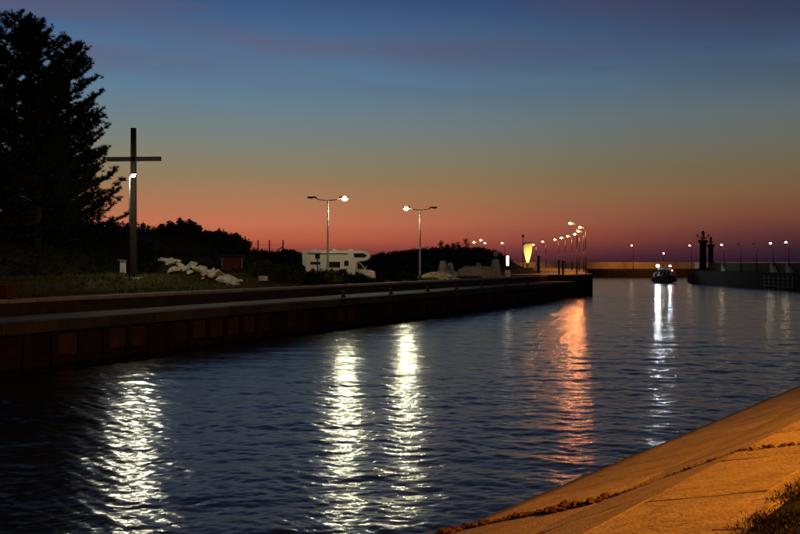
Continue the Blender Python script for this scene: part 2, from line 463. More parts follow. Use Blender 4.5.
# quay wall: pilasters, recessed panels, coping stones
quay = thing('quay_wall', 'long dark concrete quay wall with recessed reddish panels on the far bank', 'quay wall', B0, QROT)
sp = 1.85
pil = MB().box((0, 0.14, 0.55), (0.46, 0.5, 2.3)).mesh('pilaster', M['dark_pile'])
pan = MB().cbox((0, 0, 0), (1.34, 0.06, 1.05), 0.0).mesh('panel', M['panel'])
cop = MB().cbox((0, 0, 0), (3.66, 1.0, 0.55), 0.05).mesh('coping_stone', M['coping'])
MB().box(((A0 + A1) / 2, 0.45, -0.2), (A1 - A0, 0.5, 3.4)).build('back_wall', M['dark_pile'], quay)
na = int((A1 - A0) / sp)
for i in range(na):
    x = A0 + (i + 0.5) * sp
    o = place('pilaster', pil, quay, (x - sp / 2, 0.12, 0)); o.rotation_euler.z = random.uniform(-.03, .03)
    o = place('panel', pan, quay, (x, 0.165, 0.95 + random.uniform(-.04, .04))); o.rotation_euler.y = random.uniform(-.012, .012)
    if i % 2 == 0:
        place('coping_stone', cop, quay, (x + sp / 2, 0.22, ZD - 0.265 + random.uniform(-.012, .012)))
# upper step with kerb stones
step = thing('step_wall', 'low dark step wall with pale kerb stones along the quay road', 'wall', B0, QROT)
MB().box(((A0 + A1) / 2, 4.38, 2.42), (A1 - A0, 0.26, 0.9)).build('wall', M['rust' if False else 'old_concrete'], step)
kb = MB().cbox((0, 0, 0), (1.95, 0.42, 0.2), 0.03).mesh('kerb_stone', M['kerb'])
k = 0
x = A0 + 1
while x < A1 - 0.5:
    place('kerb_stone', kb, step, (x, 4.42, ZU - 0.04 + random.uniform(-.012, .012))); x += 2.0
# the pier end block
pier = thing('pier_head', 'square raised concrete pier head at the end of the quay', 'pier', B0, QROT)
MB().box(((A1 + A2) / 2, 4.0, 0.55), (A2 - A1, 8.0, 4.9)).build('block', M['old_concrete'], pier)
for i in range(5):
    MB().cbox((A1 + 1 + 2 * i, 0.28, 3.1), (1.96, 0.75, 0.24), 0.03).build('coping_stone', M['concrete'], pier)
for i in range(4):
    MB().cbox((A2 - 0.3, 1.7 + 2 * i, 3.1), (0.72, 1.96, 0.24), 0.03).build('coping_stone', M['concrete'], pier)
for i in range(6):
    MB().box((A1 + 0.8 + 1.7 * i, -0.12, 0.9), (0.3, 0.26, 3.0)).build('fender', M['dark_pile'], pier)

# ------------------------------------------------------------------ right bank: stepped concrete revetment
RD = Vector((0.571, 0.821, 0)); RN = Vector((0.821, -0.571, 0)); P0 = Vector((0.83, 18.4, 0))
RROT = math.atan2(RN.y, RN.x)          # local +x up the slope (s), local +y along the bank (u)
def Rb(s, u, z=0): return P0 + RN * s + RD * u + Vector((0, 0, z))
prof = [(-2.0, -0.66), (3.05, 1.0), (5.35, 2.09), (6.8, 2.41), (7.1, 2.48)]
def bank_ground():
    pr = [(-2.2, -1.0), (-2.1, -0.85), (3.05, 0.85), (5.35, 1.95), (6.8, 2.27), (7.12, 2.44)] + [(s, 2.44 + (3.42 - 2.44) * sm(s, 6.6, 10.4)) for s in np.arange(7.4, 11, 0.4)] + [(14, 3.45), (30, 3.6), (90, 4)]
    us = np.arange(-40, 90, 0.8); q = MB()
    for u in us:
        for s, z in pr:
            if s > 7.2: z += 0.09 * mnoise.noise(Vector((s * 1.7, u * 1.7, 0))) + 0.03 * mnoise.noise(Vector((s * 6, u * 6, 4)))
            q.v.append(tuple(Rb(s, u, z)))
    n = len(pr)
    for i in range(len(us) - 1):
        for j in range(n - 1):
            q.f.append((i * n + j, i * n + j + 1, (i + 1) * n + j + 1, (i + 1) * n + j))
    struct(place('grass_bank', q.mesh('grass_bank', M['earth'], True)))
bank_ground()
rev = thing('revetment', 'orange-lit sloping concrete slab revetment on the near right bank', 'embankment', P0, RROT)
def rslab(name, s0, z0, s1, z1, u0, u1, th, gap=0.012, lift=0.0):
    nu, ns = 6, 5
    q = MB()
    dx, dz = s1 - s0, z1 - z0; L = math.hypot(dx, dz); nx, nz_ = -dz / L, dx / L
    ch = 0.010
    seed = random.random() * 50
    gap_s = 0.002; ss = [gap_s / L, gap_s / L + ch / L] + [i / (ns) for i in range(1, ns)] + [1 - gap_s / L - ch / L, 1 - gap_s / L]
    uu = [u0 + gap, u0 + gap + ch] + [u0 + (u1 - u0) * i / nu for i in range(1, nu)] + [u1 - gap - ch, u1 - gap]
    t1, t2 = random.uniform(-.004, .004), random.uniform(-.004, .004)
    for i, u in enumerate(uu):
        for j, t in enumerate(ss):
            h = lift + t1 * (t - .5) + t2 * ((u - u0) / (u1 - u0) - .5) + 0.012 * mnoise.noise(Vector((t * 3, u * 1.3, seed)))
            if i in (0, len(uu) - 1): h -= ch * random.uniform(0.7, 1.8)
            q.v.append((s0 + dx * t + nx * h, u, z0 + dz * t + nz_ * h))
    n = len(ss); nu2 = len(uu)
    for i in range(nu2 - 1):
        for j in range(n - 1): q.f.append((i * n + j, i * n + j + 1, (i + 1) * n + j + 1, (i + 1) * n + j))
    ring = [j for j in range(n)] + [(i * n + n - 1) for i in range(1, nu2)] + [((nu2 - 1) * n + j) for j in range(n - 2, -1, -1)] + [i * n for i in range(nu2 - 2, 0, -1)]
    b = len(q.v)
    for k in ring:
        v = q.v[k]; q.v.append((v[0] - nx * th, v[1], v[2] - nz_ * th))
    for i in range(len(ring)):
        j = (i + 1) % len(ring); q.f.append((ring[i], b + i, b + j, ring[j]))
    o = q.build(name, M['slab'], rev, True)
    md = o.modifiers.new('e', 'EDGE_SPLIT'); md.split_angle = R(35)
    return o
for (s0, z0), (s1, z1), off, ln in ((prof[0], prof[1], 0.0, 3.0), (prof[1], prof[2], 0.0, 3.0), (prof[2], prof[3], -1.0, 3.0), (prof[3], prof[4], 0.0, 1.5)):
    u = -24.0 if off == 0 else -25.0
    while u < 66:
        uu = [u, u + ln]
        if u < 0 < u + ln - 1e-6: uu = [u, 0.0, u + ln]
        for a, b in zip(uu, uu[1:]):
            g0 = 0.02
            rslab('slab', s0, z0, s1, z1, a + (0.05 if abs(a) < 1e-6 else 0), b - (0.05 if abs(b) < 1e-6 else 0), 0.12, g0, 0.012 if b <= 0.001 else 0.0)
        u += ln
# rubble and weeds packed in the broken joint
def profz(s):
    for (a, za), (b, zb) in zip(prof, prof[1:]):
        if s <= b: return za + (zb - za) * (s - a) / (b - a)
    return prof[-1][1]
def rock(q, c, r, sq=(1, 1, 1), seed=0):
    bm = bmesh.new(); bmesh.ops.create_icosphere(bm, subdivisions=1, radius=1)
    rr = random.Random(seed)
    Mx = Matrix.Rotation(rr.uniform(0, 6), 3, 'Z') @ Matrix.Rotation(rr.uniform(0, 6), 3, 'X')
    vs = []
    for v in bm.verts:
        k = r * rr.uniform(0.65, 1.15)
        p = Mx @ (v.co * k); vs.append((c[0] + p.x * sq[0], c[1] + p.y * sq[1], c[2] + p.z * sq[2]))
    q.add(vs, [[v.index for v in fc.verts] for fc in bm.faces]); bm.free()
q = MB()
for i in range(1100):
    s = -0.6 + 7.3 * random.random() ** 1.3
    c = mnoise.noise(Vector((s * 1.4, 3.1, 0)))
    amt = (1.45 if s < 3.1 else 0.6) * (0.75 + .7 * c)
    if random.random() > .8 + c: continue
    wob = 0.12 * math.sin(s * 1.7) * (1 if s < 3 else .4) + .05 * mnoise.noise(Vector((s * 3, 0, 8)))
    r = (random.uniform(0.012, 0.04) if random.random() < .86 else random.uniform(.05, .1)) * amt
    rock(q, (s, wob + random.gauss(0, 0.10 if s < 3 else 0.05) * (1 + c), profz(s) + 0.02 * amt + random.uniform(0, .04) * amt), r, (1, 1.2, .7), i)
stuff(q.build('rubble', M['rust'], rev))
def blades(q, p, n, h, w, lean=0.5, rnd=random):
    for _ in range(n):
        a = rnd.uniform(0, 6.283); hh = h * rnd.uniform(0.5, 1.1); l = lean * rnd.random() * hh
        dx, dy = math.cos(a), math.sin(a); ww = w * rnd.uniform(.6, 1.2)
        b = len(q.v); bx, by, bz = p[0] + rnd.gauss(0, .05), p[1] + rnd.gauss(0, .05), p[2]
        q.v += [(bx - dy * ww, by + dx * ww, bz - .02), (bx + dy * ww, by - dx * ww, bz - .02),
                (bx + dx * l * .4 + dy * ww * .6, by + dy * l * .4 - dx * ww * .6, bz + hh * .6), (bx + dx * l, by + dy * l, bz + hh)]
        q.f += [(b, b + 1, b + 2), (b, b + 2, b + 3)]
q = MB()
for i in range(110):
    s = random.uniform(-.2, 6.7); blades(q, (s, random.gauss(0, .07), profz(s) + .03), 3, 0.06 if s < 3 else .03, .005, 1.0)
stuff(q.build('weeds', M['dry_grass'], rev))
q = MB()
for i in range(12000):
    u = random.uniform(-15, 8); s = 7.05 + 3.4 * random.random() ** 1.1
    s += 0.12 * mnoise.noise(Vector((u * 1.3, 2, 7)))
    c = mnoise.noise(Vector((s * 1.1, u * 1.1, 9.0)))
    if c < -0.25 and random.random() < .7: continue
    z = 2.44 + (3.42 - 2.44) * sm(s, 6.6, 10.4)
    p = Rb(s, u, z)
    blades(q, p, 8, 0.018 + 0.04 * max(0, c + .3), .0035, 1.6)
o = q.build('grass', M['dry_grass']); stuff(o, 'dry ragged grass on the crest of the near right bank', 'grass')

# ------------------------------------------------------------------ lamps
def double_lamp(label, P, lit, h, rot=0.0, span=1.6):
    t = thing('street_lamp', label, 'street lamp', P, rot, 'double street lamps on the quay')
    MB().lathe([(0.16, 0), (0.16, 0.9), (0.11, 1.0), (0.085, h * .6), (0.06, h)], n=12).build('pole', M['steel'], t, True)
    MB().lathe([(0.22, 0), (0.22, .06), (.17, .1)], n=12).build('base', M['steel'], t)
    for sgn in (-1, 1):
        MB().tube([(0, 0, h - .05), (sgn * .5 * span, 0, h + .04), (sgn * (span - .45), 0, h + .16)], [.045, .04, .035], 8).build('arm', M['dark_steel'], t, True)
        c = (sgn * (span - .12), 0, h + .2)
        hd = MB().cbox((c[0], 0, c[2] + .06), (.86, .34, .14), .05).build('lamp_head', M['dark_steel'], t)
        m = M['lamp_white'] if sgn == lit else M['plastic_grey']
        if sgn == lit: MB().ball((c[0] + sgn * .06, 0, c[2] - .07), .2, 14, 8, (1.25, 1, .95)).build('lens', m, hd, True); MB().ball((c[0] + sgn * .06, .05, c[2] - .05), .27, 14, 8, (1.25, .5, .95)).build('bowl', M['bowl_warm'], hd, True)  # second ball is an added glowing shell imitating bloom round the lens
        else: MB().ball((c[0] + sgn * .04, 0, c[2] - .01), .16, 12, 6, (1.8, .8, .4)).build('lens', m, hd, True)
    return t
l1 = at(328, 0, 92); double_lamp('double-arm street lamp beside the motorhome with only its right head lit', (l1.x, 92, 3.0), 1, 7.7)
l2 = at(420, 0, 110); double_lamp('double-arm street lamp near the concrete pieces with only its left head lit', (l2.x, 110, 3.0), -1, 7.75)

def arm_lamp(name, label, P, h, side, group, matl, arm=0.9, r=.15, rot=0):
    t = thing(name, label, 'street lamp', P, rot, group)
    pts = [(0, 0, h * .5), (0, 0, h - .55), (side * .12, 0, h - .2), (side * .4, 0, h), (side * arm, 0, h + .02)]
    MB().tube([(0, 0, 0), (0, 0, 1.1), (0, 0, h * .5)], [.13, .11, .08], 8).build('pole', M['dark_steel'], t, True)
    MB().tube(pts, [.08, .065, .055, .05, .045], 8).build('arm', M['steel'], t, True)
    hd = MB().cbox((side * (arm + .12), 0, h + .09), (.62, .28, .12), .04).build('lamp_head', M['dark_steel'], t)
    if matl:
        MB().ball((side * (arm + .14), -.06, h - .05), r, 12, 8, (1.2, .9, .85)).build('lens', matl, hd, True)
        if matl is M['lamp_sodium']:
            MB().ball((side * (arm + .06), .08, h - .04), r * 1.75, 12, 8, (1.25, .45, .85)).build('bowl', M['bowl_amber'], hd, True)  # added glowing shell standing in for the halo of bloom
            MB().ball((side * (arm - .42), 0, h - .14), r * .9, 10, 6, (1.6, .45, .55)).build('bowl', M['bowl_amber'], hd, True)  # another added glow under the arm, drawing the halo out sideways
    else: MB().ball((side * (arm + .14), 0, h + .02), r, 12, 6, (1.3, .9, .4)).build('lens', M['plastic_grey'], hd, True)
    return t
ordn = ['nearest', 'second', 'third', 'fourth', 'fifth', 'sixth', 'seventh', 'eighth', 'farthest']
prom = [(569, 223, 152), (578.7, 227, 172), (577.5, 231, 191), (573.7, 234, 215), (566.7, 236, 231), (560.5, 237.7, 247), (554, 239.4, 267), (541.8, 241.5, 293), (532.5, 244.6, 330)]
for i, (px, py, Y) in enumerate(prom):
    p = at(px + 3000 / Y / 2.5, py, Y); h = p.z - 3.13
    lab = ('nearest orange lamp of the row at the pier head, standing tallest' if i == 0 else
           'farthest orange lamp of the promenade row, beside the lit sculpture' if i == 8 else
           ordn[i] + ' orange curved-arm lamp of the promenade row counted from the pier head')
    arm_lamp('promenade_lamp', lab, (p.x, Y, 3.13), h, -1, 'orange lamps along the promenade', M['lamp_sodium'], .9, .17)
    sl = bpy.data.lights.new('lamp_beam', 'SPOT'); sl.energy = 4500; sl.color = (1, .36, .05); sl.spot_size = R(140); sl.spot_blend = .6; sl.shadow_soft_size = .15
    so = bpy.data.objects.new('lamp_beam', sl); COL.objects.link(so); so.location = (p.x - 1.0, Y, p.z - .35)
for i, (px, py, Y) in enumerate([(477, 242, 330), (484, 240, 310), (487.5, 243, 345), (505, 243, 335)]):
    p = at(px, py, Y)
    lab = ['leftmost small orange lamp above the dune crest', 'higher lamp of the close pair above the dune crest',
           'lower lamp of the close pair above the dune crest', 'lone small orange lamp on the dune right of the close pair'][i]
    arm_lamp('dune_lamp', lab, (p.x, Y, 3.0), p.z - 3.0, -1, 'small lamps beyond the dune', M['lamp_sodium'], .9, .22)

# lamp beside the tall cross
cx = at(133.5, 0, 72)
CZ = 3.75
t = thing('lamp_post', 'slim lamp post with a lit white lamp right beside the tall cross', 'lamp post', (at(129.6, 0, 68.5).x, 68.5, CZ - .05))
hp = at(0, 177, 68.5).z - CZ + .1
MB().tube([(0, 0, 0), (0, 0, hp)], [.055, .04], 10).build('pole', M['dark_steel'], t, True)
MB().tube([(0, 0, hp - .05), (.1, 0, hp + .07), (.2, 0, hp + .12)], .03, 8).build('arm', M['dark_steel'], t, True)
hd = MB().cbox((.26, .04, hp + .17), (.36, .4, .06), .02).build('lamp_head', M['dark_steel'], t)
MB().ball((.26, .0, hp + .03), .115, 14, 8, (1.1, 1, .95)).build('lens', M['lamp_cross'], hd, True)

# sodium lamps on the crest behind the viewer's shoulder (out of the picture)
arm_lamp('bank_lamp', 'sodium street lamp on the right bank crest beside the viewer', (*Rb(18.0, 4.0)[:2], 3.4), 9.5, -1, 'sodium lamps on the right bank', M['lamp_bank'], 1.2, .2, RROT)

# ------------------------------------------------------------------ cross
t = thing('wooden_cross', 'tall dark timber cross on the grassy bank beside the pine', 'cross', (cx.x, 72, CZ - .1))
hc = at(0, 128, 72).z - CZ + .1
zb = at(0, 159, 72).z - CZ + .1
MB().extr([(-.21, 0), (.21, 0), (.165, hc), (-.165, hc)], -.17, .17).build('upright', M['wood_dark'], t)
MB().box((.05, -.02, zb), (3.85, .30, .3), Matrix.Rotation(R(-.6), 3, 'Y')).build('crossbar', M['wood_dark'], t)
MB().cbox((0, 0, .1), (1.1, 1.1, .3), .05).build('plinth', M['concrete'], t)
# information cabinet
p = at(123, 0, 70)
t = thing('meter_cabinet', 'small white cabinet on a post left of the tall cross foot', 'cabinet', (p.x, 70, 3.7))
MB().box((0, 0, .25), (.1, .1, .55)).build('post', M['steel'], t)
bd = MB().cbox((0, 0, .95), (.36, .24, .84), .02).build('body', M['white_paint'], t)
MB().box((0, -.125, .95), (.3, .012, .74)).build('door', M['white_paint'], bd)
MB().cbox((0, 0, 1.4), (.44, .32, .06), .02).build('lid', M['plastic_grey'], t)
MB().box((-.28, 0, 1.44), (.3, .05, .03)).build('bracket', M['steel'], t)
# red box on the road edge
p = at(56.5, 0, 51.5); a, m = to_am(p.x, p.y)
t = thing('hydrant_box', 'dull red box standing on the quay road edge at far left', 'box', Q(a, 5.3, ZU), QROT)
bd = MB().cbox((0, 0, .42), (.62, .5, .62), .03).build('body', M['red_paint'], t)
MB().box((0, -.256, .42), (.5, .012, .5)).build('door', M['red_paint'], bd)
MB().cbox((0, 0, .77), (.7, .58, .07), .02).build('lid', M['red_paint'], t)
for sx in (-.24, .24): MB().box((sx, 0, .06), (.08, .4, .12)).build('foot', M['iron'], t)

# ------------------------------------------------------------------ bollards
def bollard_mesh():
    return MB().lathe([(.24, 0), (.24, .05), (.15, .09), (.13, .3), (.2, .38), (.22, .46), (.17, .52), (.02, .54)], n=14)
bmh = bollard_mesh().mesh('bollard', M['iron'], True)
for i, px in enumerate((345, 393, 430, 459, 484, 508, 530)):
    # edge of the quay at this sight line
    k = (px - 400) / 1000
    Y = (-38.26) / (k - .44); a, m = to_am(k * Y, Y)
    o = place('mooring_bollard', bmh, None, Q(a + .8, .55, ZD + .01), random.random())
    tag(o, ordn[i if i < 6 else 8].replace('nearest', 'nearest') + ' dark iron mooring bollard on the quay edge counted from the left', 'bollard', 'mooring bollards on the quay edge')

# ------------------------------------------------------------------ motorhome
def motorhome(P, rot):
    t = thing('motorhome', 'white alcove motorhome parked side-on behind the quay bushes', 'motorhome', P, rot)
    body = MB().extr([(-3.5, .55), (1.35, .45), (1.6, .7), (1.75, 1.95), (2.75, 2.12), (3.08, 2.4), (3.05, 2.7), (2.75, 2.98), (2.2, 3.08), (-3.4, 3.08), (-3.5, 2.95)], -1.15, 1.15)
    b = body.build('body', M['white_paint'], t)
    bv = b.modifiers.new('bevel', 'BEVEL'); bv.width = .07; bv.segments = 3; bv.limit_method = 'ANGLE'
    cab = MB().extr([(1.55, .45), (3.45, .42), (3.55, .6), (3.5, 1.02), (3.2, 1.15), (2.62, 1.25), (2.02, 2.0), (1.6, 2.0)], -1.0, 1.0).build('cab', M['white_paint'], t)
    bv = cab.modifiers.new('bevel', 'BEVEL'); bv.width = .08; bv.segments = 3; bv.limit_method = 'ANGLE'
    for y in (-1.165, 1.165):
        MB().extr([(1.5, 2.42), (2.5, 2.42), (2.72, 2.6), (2.4, 2.82), (1.4, 2.8)], y - .012, y + .012).build('alcove_window', M['glass_dark'], t)
        for x0, x1, z0, z1 in ((-2.7, -1.75, 1.75, 2.0), (-.9, .15, 1.45, 2.0)):
            MB().cbox(((x0 + x1) / 2, y, (z0 + z1) / 2), (x1 - x0, .03, z1 - z0), .0).build('window', M['glass_dark'], t)
        dr = MB().box((.75, y, 1.5), (.68, .02, 1.75)).build('door', M['white_paint'], t)
        MB().box((.75, y * 1.012, 1.85), (.42, .012, .5)).build('window', M['glass_dark'], dr)
        MB().box((-1.0, y, 1.02), (4.2, .014, .1)).build('stripe', M['plastic_grey'], t)
    for y in (-1.012, 1.012):
        MB().extr([(1.8, 1.3), (2.5, 1.28), (2.06, 1.84), (1.8, 1.86)], y - .01, y + .01).build('cab_window', M['glass_dark'], t)
        MB().box((2.65, y * 1.14, 1.5), (.1, .2, .32)).build('mirror', M['plastic_grey'], t)
    MB().add([(2.66, -.88, 1.26), (2.66, .88, 1.26), (2.1, .82, 1.96), (2.1, -.82, 1.96)], [(0, 1, 2, 3)]).add([(2.6, -.88, 1.24), (2.6, .88, 1.24), (2.04, .82, 1.94), (2.04, -.82, 1.94)], [(3, 2, 1, 0)]).build('windscreen', M['glass_dark'], t)
    for x in (-2.2, 2.6):
        for y in (-.95, .95):
            w = MB().add(*(lambda b: ([(x + v[0], y + v[2], .34 + v[1]) for v in b.v], b.f))(MB().lathe([(.2, -.11), (.32, -.11), (.35, -.07), (.35, .07), (.32, .11), (.2, .11)], n=18))).build('tyre', M['tyre'], t, True)
            MB().add(*(lambda b: ([(x + v[0], y + v[2], .34 + v[1]) for v in b.v], b.f))(MB().lathe([(.2, -.1), (.21, .1)], n=14))).build('rim', M['steel'], w, True)
    for x in (-2.3, -.4, 1.2): MB().cbox((x, -.2, 3.15), (.5, .5, .16), .05).build('roof_vent', M['white_paint'], t)
    MB().tube([(-2.9, -1.2, 2.85), (.9, -1.2, 2.85)], .07, 10).build('awning', M['white_paint'], t, True)
    MB().cbox((3.5, 0, .5), (.2, 1.9, .28), .04).build('bumper', M['plastic_grey'], t)
    for y in (-.72, .72): MB().ball((3.46, y, .88), .14, 10, 6, (.6, 1.2, .9)).build('headlight', M['glass_dark'], t, True)
pv = at(339, 0, 97); motorhome((pv.x, 97, 3.02), R(1.5))
# sign in front of it
p = at(317.5, 0, 90)
t = thing('road_sign', 'dark back of a small square road sign before the motorhome rear', 'sign', (p.x, 90, 3.0))
MB().tube([(0, 0, 0), (0, 0, 2.55)], .06, 8).build('post', M['dark_steel'], t, True)
MB().cbox((0, -.06, 2.52), (.42, .03, .48), .01).build('sign_plate', M['dark_steel'], t)

# ------------------------------------------------------------------ concrete rubble heap right of the cross
def gz0(X, Y):
    a_, m_ = to_am(X, Y); return land(a_, m_, X, Y) if m_ > 6.6 else ZU
def mound_z(px, Y):
    f = (px - 160) / 84; p = at(px, 258 + 25 * max(0, f) ** 1.1, 79.5); g = gz0((px - 400) / 1000 * Y, Y)
    return g + max(0, p.z - g) * sm(Y, 75.6, 79.5) * sm(f, -.12, .06) * (1 - sm(f, .93, 1.05)) * (1 - sm(Y, 80.5, 84))
q = MB(); PX = np.arange(148, 252, 2.0); YY = np.arange(75, 84.6, .3)
for px in PX:
    for Y in YY: q.v.append(((px - 400) / 1000 * Y, Y, mound_z(px, Y) - .06 + .12 * mnoise.noise(Vector((px * .2, Y * 1.5, 2)))))
for i in range(len(PX) - 1):
    for j in range(len(YY) - 1): n_ = len(YY); q.f.append((i * n_ + j, (i + 1) * n_ + j, (i + 1) * n_ + j + 1, i * n_ + j + 1))
stuff(q.build('spoil_heap', M['earth'], None, True), 'dark earth under the pale concrete chunks', 'soil')
for i in range(36):
    f = (i + random.random()) / 36
    px = 165 + 76 * f
    Y = 76.2 + 3.6 * random.random() ** .8
    q = MB()
    L = random.uniform(.7, 1.5) if i % 4 == 0 else random.uniform(.3, .75)
    Mx = Matrix.Rotation(random.uniform(0, 3.1), 3, 'Z') @ Matrix.Rotation(random.uniform(-1.0, 1.0), 3, 'Y') @ Matrix.Rotation(random.uniform(-.7, .7), 3, 'X')
    if i % 3 == 0: q.cbox((0, 0, 0), (L, L * random.uniform(.35, .7), random.uniform(.12, .28)), .05, Mx)
    else: rock(q, (0, 0, 0), L * .5, (1.2, 1, .62), 700 + i)
    q.v = [tuple(Vector(v) + Vector((random.uniform(-.07, .07), random.uniform(-.07, .07), random.uniform(-.07, .07)))) for v in q.v]
    o = q.build('concrete_chunk', M['pale_concrete'], None, False, ((px - 400) / 1000 * Y, Y, mound_z(px, Y) + .1))
    tag(o, 'pale broken concrete chunk in the heap right of the tall cross', 'rubble', 'broken concrete heap by the cross')
# ------------------------------------------------------------------ shed and fence
p = at(232, 0, 94)
t = thing('shed', 'small rust-red plank shed behind the broken concrete heap', 'shed', (p.x, 94, 3.2), R(4))
MB().box((0, .9, 1.15), (1.75, 1.6, 2.3)).build('wall', M['dark_pile'], t)
pl = MB().cbox((0, 0, 0), (.185, .05, 2.28), 0).mesh('plank', M['red_paint'])
for i in range(9):
    if 3 <= i <= 6: continue
    o = place('plank', pl, t, (-.8 + i * .2, .075 + random.uniform(-.008, .008), 1.15))
dr = MB().box((.1, .07, 1.0), (.78, .05, 1.95)).build('door', M['red_paint'], t)
MB().box((.4, .03, 1.0), (.04, .05, .14)).build('handle', M['steel'], dr)
MB().box((.1, .075, 2.15), (.78, .045, .27)).build('lintel', M['red_paint'], t)
for x in (-.93, .93): MB().box((x, .06, 1.15), (.08, .1, 2.3)).build('corner_post', M['kerb'], t)
MB().cbox((0, .9, 2.38), (2.1, 2.0, .12), .03, Matrix.Rotation(R(4), 3, 'X')).build('roof', M['dark_pile'], t)

t = thing('wire_fence', 'tall post and wire fence on the dark rise left of the motorhome', 'fence', (at(264, 0, 118).x, 118, 3.0))
fx = []
for px, py in ((245, 236), (258, 240), (269.5, 240), (283, 240)):
    p = at(px, py, 118); fx.append((p.x - t.location.x, p.z - 3))
for x, z in fx: MB().tube([(x, 0, 0), (x, 0, z)], .075, 8).build('post', M['wood_dark'], t)
MB().tube([(fx[-1][0] - 1.0, 0, fx[-1][1] - 1.55), (fx[-1][0], 0, fx[-1][1] - .75)], .06, 8).build('brace', M['wood_dark'], t)
for dz in (.6, 1.0, 1.4):
    MB().tube([(x, -.08, z - dz) for x, z in fx], .012, 5).build('wire', M['dark_steel'], t)

# ------------------------------------------------------------------ trees, shrubs
def needle_tuft(q, c, r, n, rnd):
    for _ in range(n):
        a = rnd.uniform(0, 6.283); e = rnd.uniform(-.5, 1.3)
        d = Vector((math.cos(a) * math.cos(e), math.sin(a) * math.cos(e), math.sin(e)))
        s = d.cross(Vector((rnd.random() - .5, rnd.random() - .5, rnd.random() - .5)))
        if s.length < 1e-3: continue
        s = s.normalized() * r * .085
        L = r * rnd.uniform(.6, 1.15); b = len(q.v)
        q.v += [tuple(c - s), tuple(c + s), tuple(c + d * L)]
        q.f.append((b, b + 1, b + 2))
def pine(label, P, H, seed, base=.18, spread=6.5, den=1.0, lean=0):
    rnd = random.Random(seed)
    t = thing('pine_tree', label, 'tree', P, 0, 'dark pines left of the cross')
    top = Vector((lean, 0, H))
    trunk = MB().tube([(0, 0, -.6), (lean * .1, 0, H * .25), (lean * .45, .1, H * .6), tuple(top - Vector((0, 0, .5)))], [.38, .3, .17, .04], 10)
    wood = MB(); fol = MB()
    nl = int(118 * den)
    for i in range(nl):
        f = base + (1 - base) * (i + rnd.random()) / nl
        z = H * f; g = (f - base) / (1 - base)
        env = spread * (1 - g) ** .5 * (0.92 + .08 * math.sin(g * 3.1)) + .5
        L = env * rnd.uniform(.6, 1.08); az_ = rnd.uniform(0, 6.283)
        d = Vector((math.cos(az_), math.sin(az_), 0)); o = Vector((lean * f, 0, z))
        rise = rnd.uniform(-.05, .30) + .35 * g
        pts = [o + d * L * s_ + Vector((0, 0, L * (rise * s_ + .14 * s_ * s_ - .10 * math.sin(s_ * 3.1)))) for s_ in (0, .35, .7, 1)]
        wood.tube(pts, [.09 * (1 - g) + .03, .06 * (1 - g) + .02, .03, .012], 5)
        for k_ in range(4): needle_tuft(fol, pts[3] + Vector((rnd.gauss(0, .22), rnd.gauss(0, .22), rnd.uniform(-.1, .3))), rnd.uniform(.24, .38), 20, rnd)
        nt_ = int(6 + L * 7.5)
        for k_ in range(nt_):
            s_ = .22 + .78 * (k_ + rnd.random()) / nt_
            p = o + d * L * s_ + Vector((0, 0, L * (rise * s_ + .14 * s_ * s_ - .10 * math.sin(s_ * 3.1))))
            w = L * .26 * (1.15 - s_) + .12
            side = Vector((-d.y, d.x, 0)) * rnd.uniform(-w, w)
            tip = p + side + d * abs(side.length) * .4 + Vector((0, 0, rnd.uniform(0, .28)))
            if side.length > .25: wood.tube([p, tip], [.02, .008], 3, False)
            needle_tuft(fol, tip, rnd.uniform(.24, .42), 19, rnd)
            needle_tuft(fol, p.lerp(tip, .5), rnd.uniform(.2, .36), 10, rnd)
    for k_ in range(14): needle_tuft(fol, top + Vector((rnd.gauss(0, .12), rnd.gauss(0, .12), -k_ * .16)), .42, 18, rnd)
    trunk.build('trunk', M['bark'], t, True)
    wood.build('limbs', M['bark'], t)
    fol.build('crown', M['needle'], t)
def px_pine(label, px, top, Y, zb, seed, **kw):
    p = at(px, top, Y); pine(label, (p.x, Y, zb), p.z - zb, seed, **kw)
px_pine('tallest dark pine at the left frame edge, rising above the others', 14, 20, 82, 4.3, 11, spread=7.0, base=.12)
px_pine('dark pine with the pointed top just right of the tallest one', 38, 28, 80, 4.3, 12, spread=5.6, base=.15)
px_pine('spreading dark pine whose branches reach towards the tall cross', 68, 50, 84, 4.3, 13, spread=4.9, base=.10, den=1.2)
px_pine('bushy dark pine low behind the spreading pine', 46, 92, 90, 4.3, 15, spread=6.5, base=.03)
px_pine('dark pine cut by the left frame edge', -32, 16, 88, 4.3, 14, spread=7.5, base=.12)

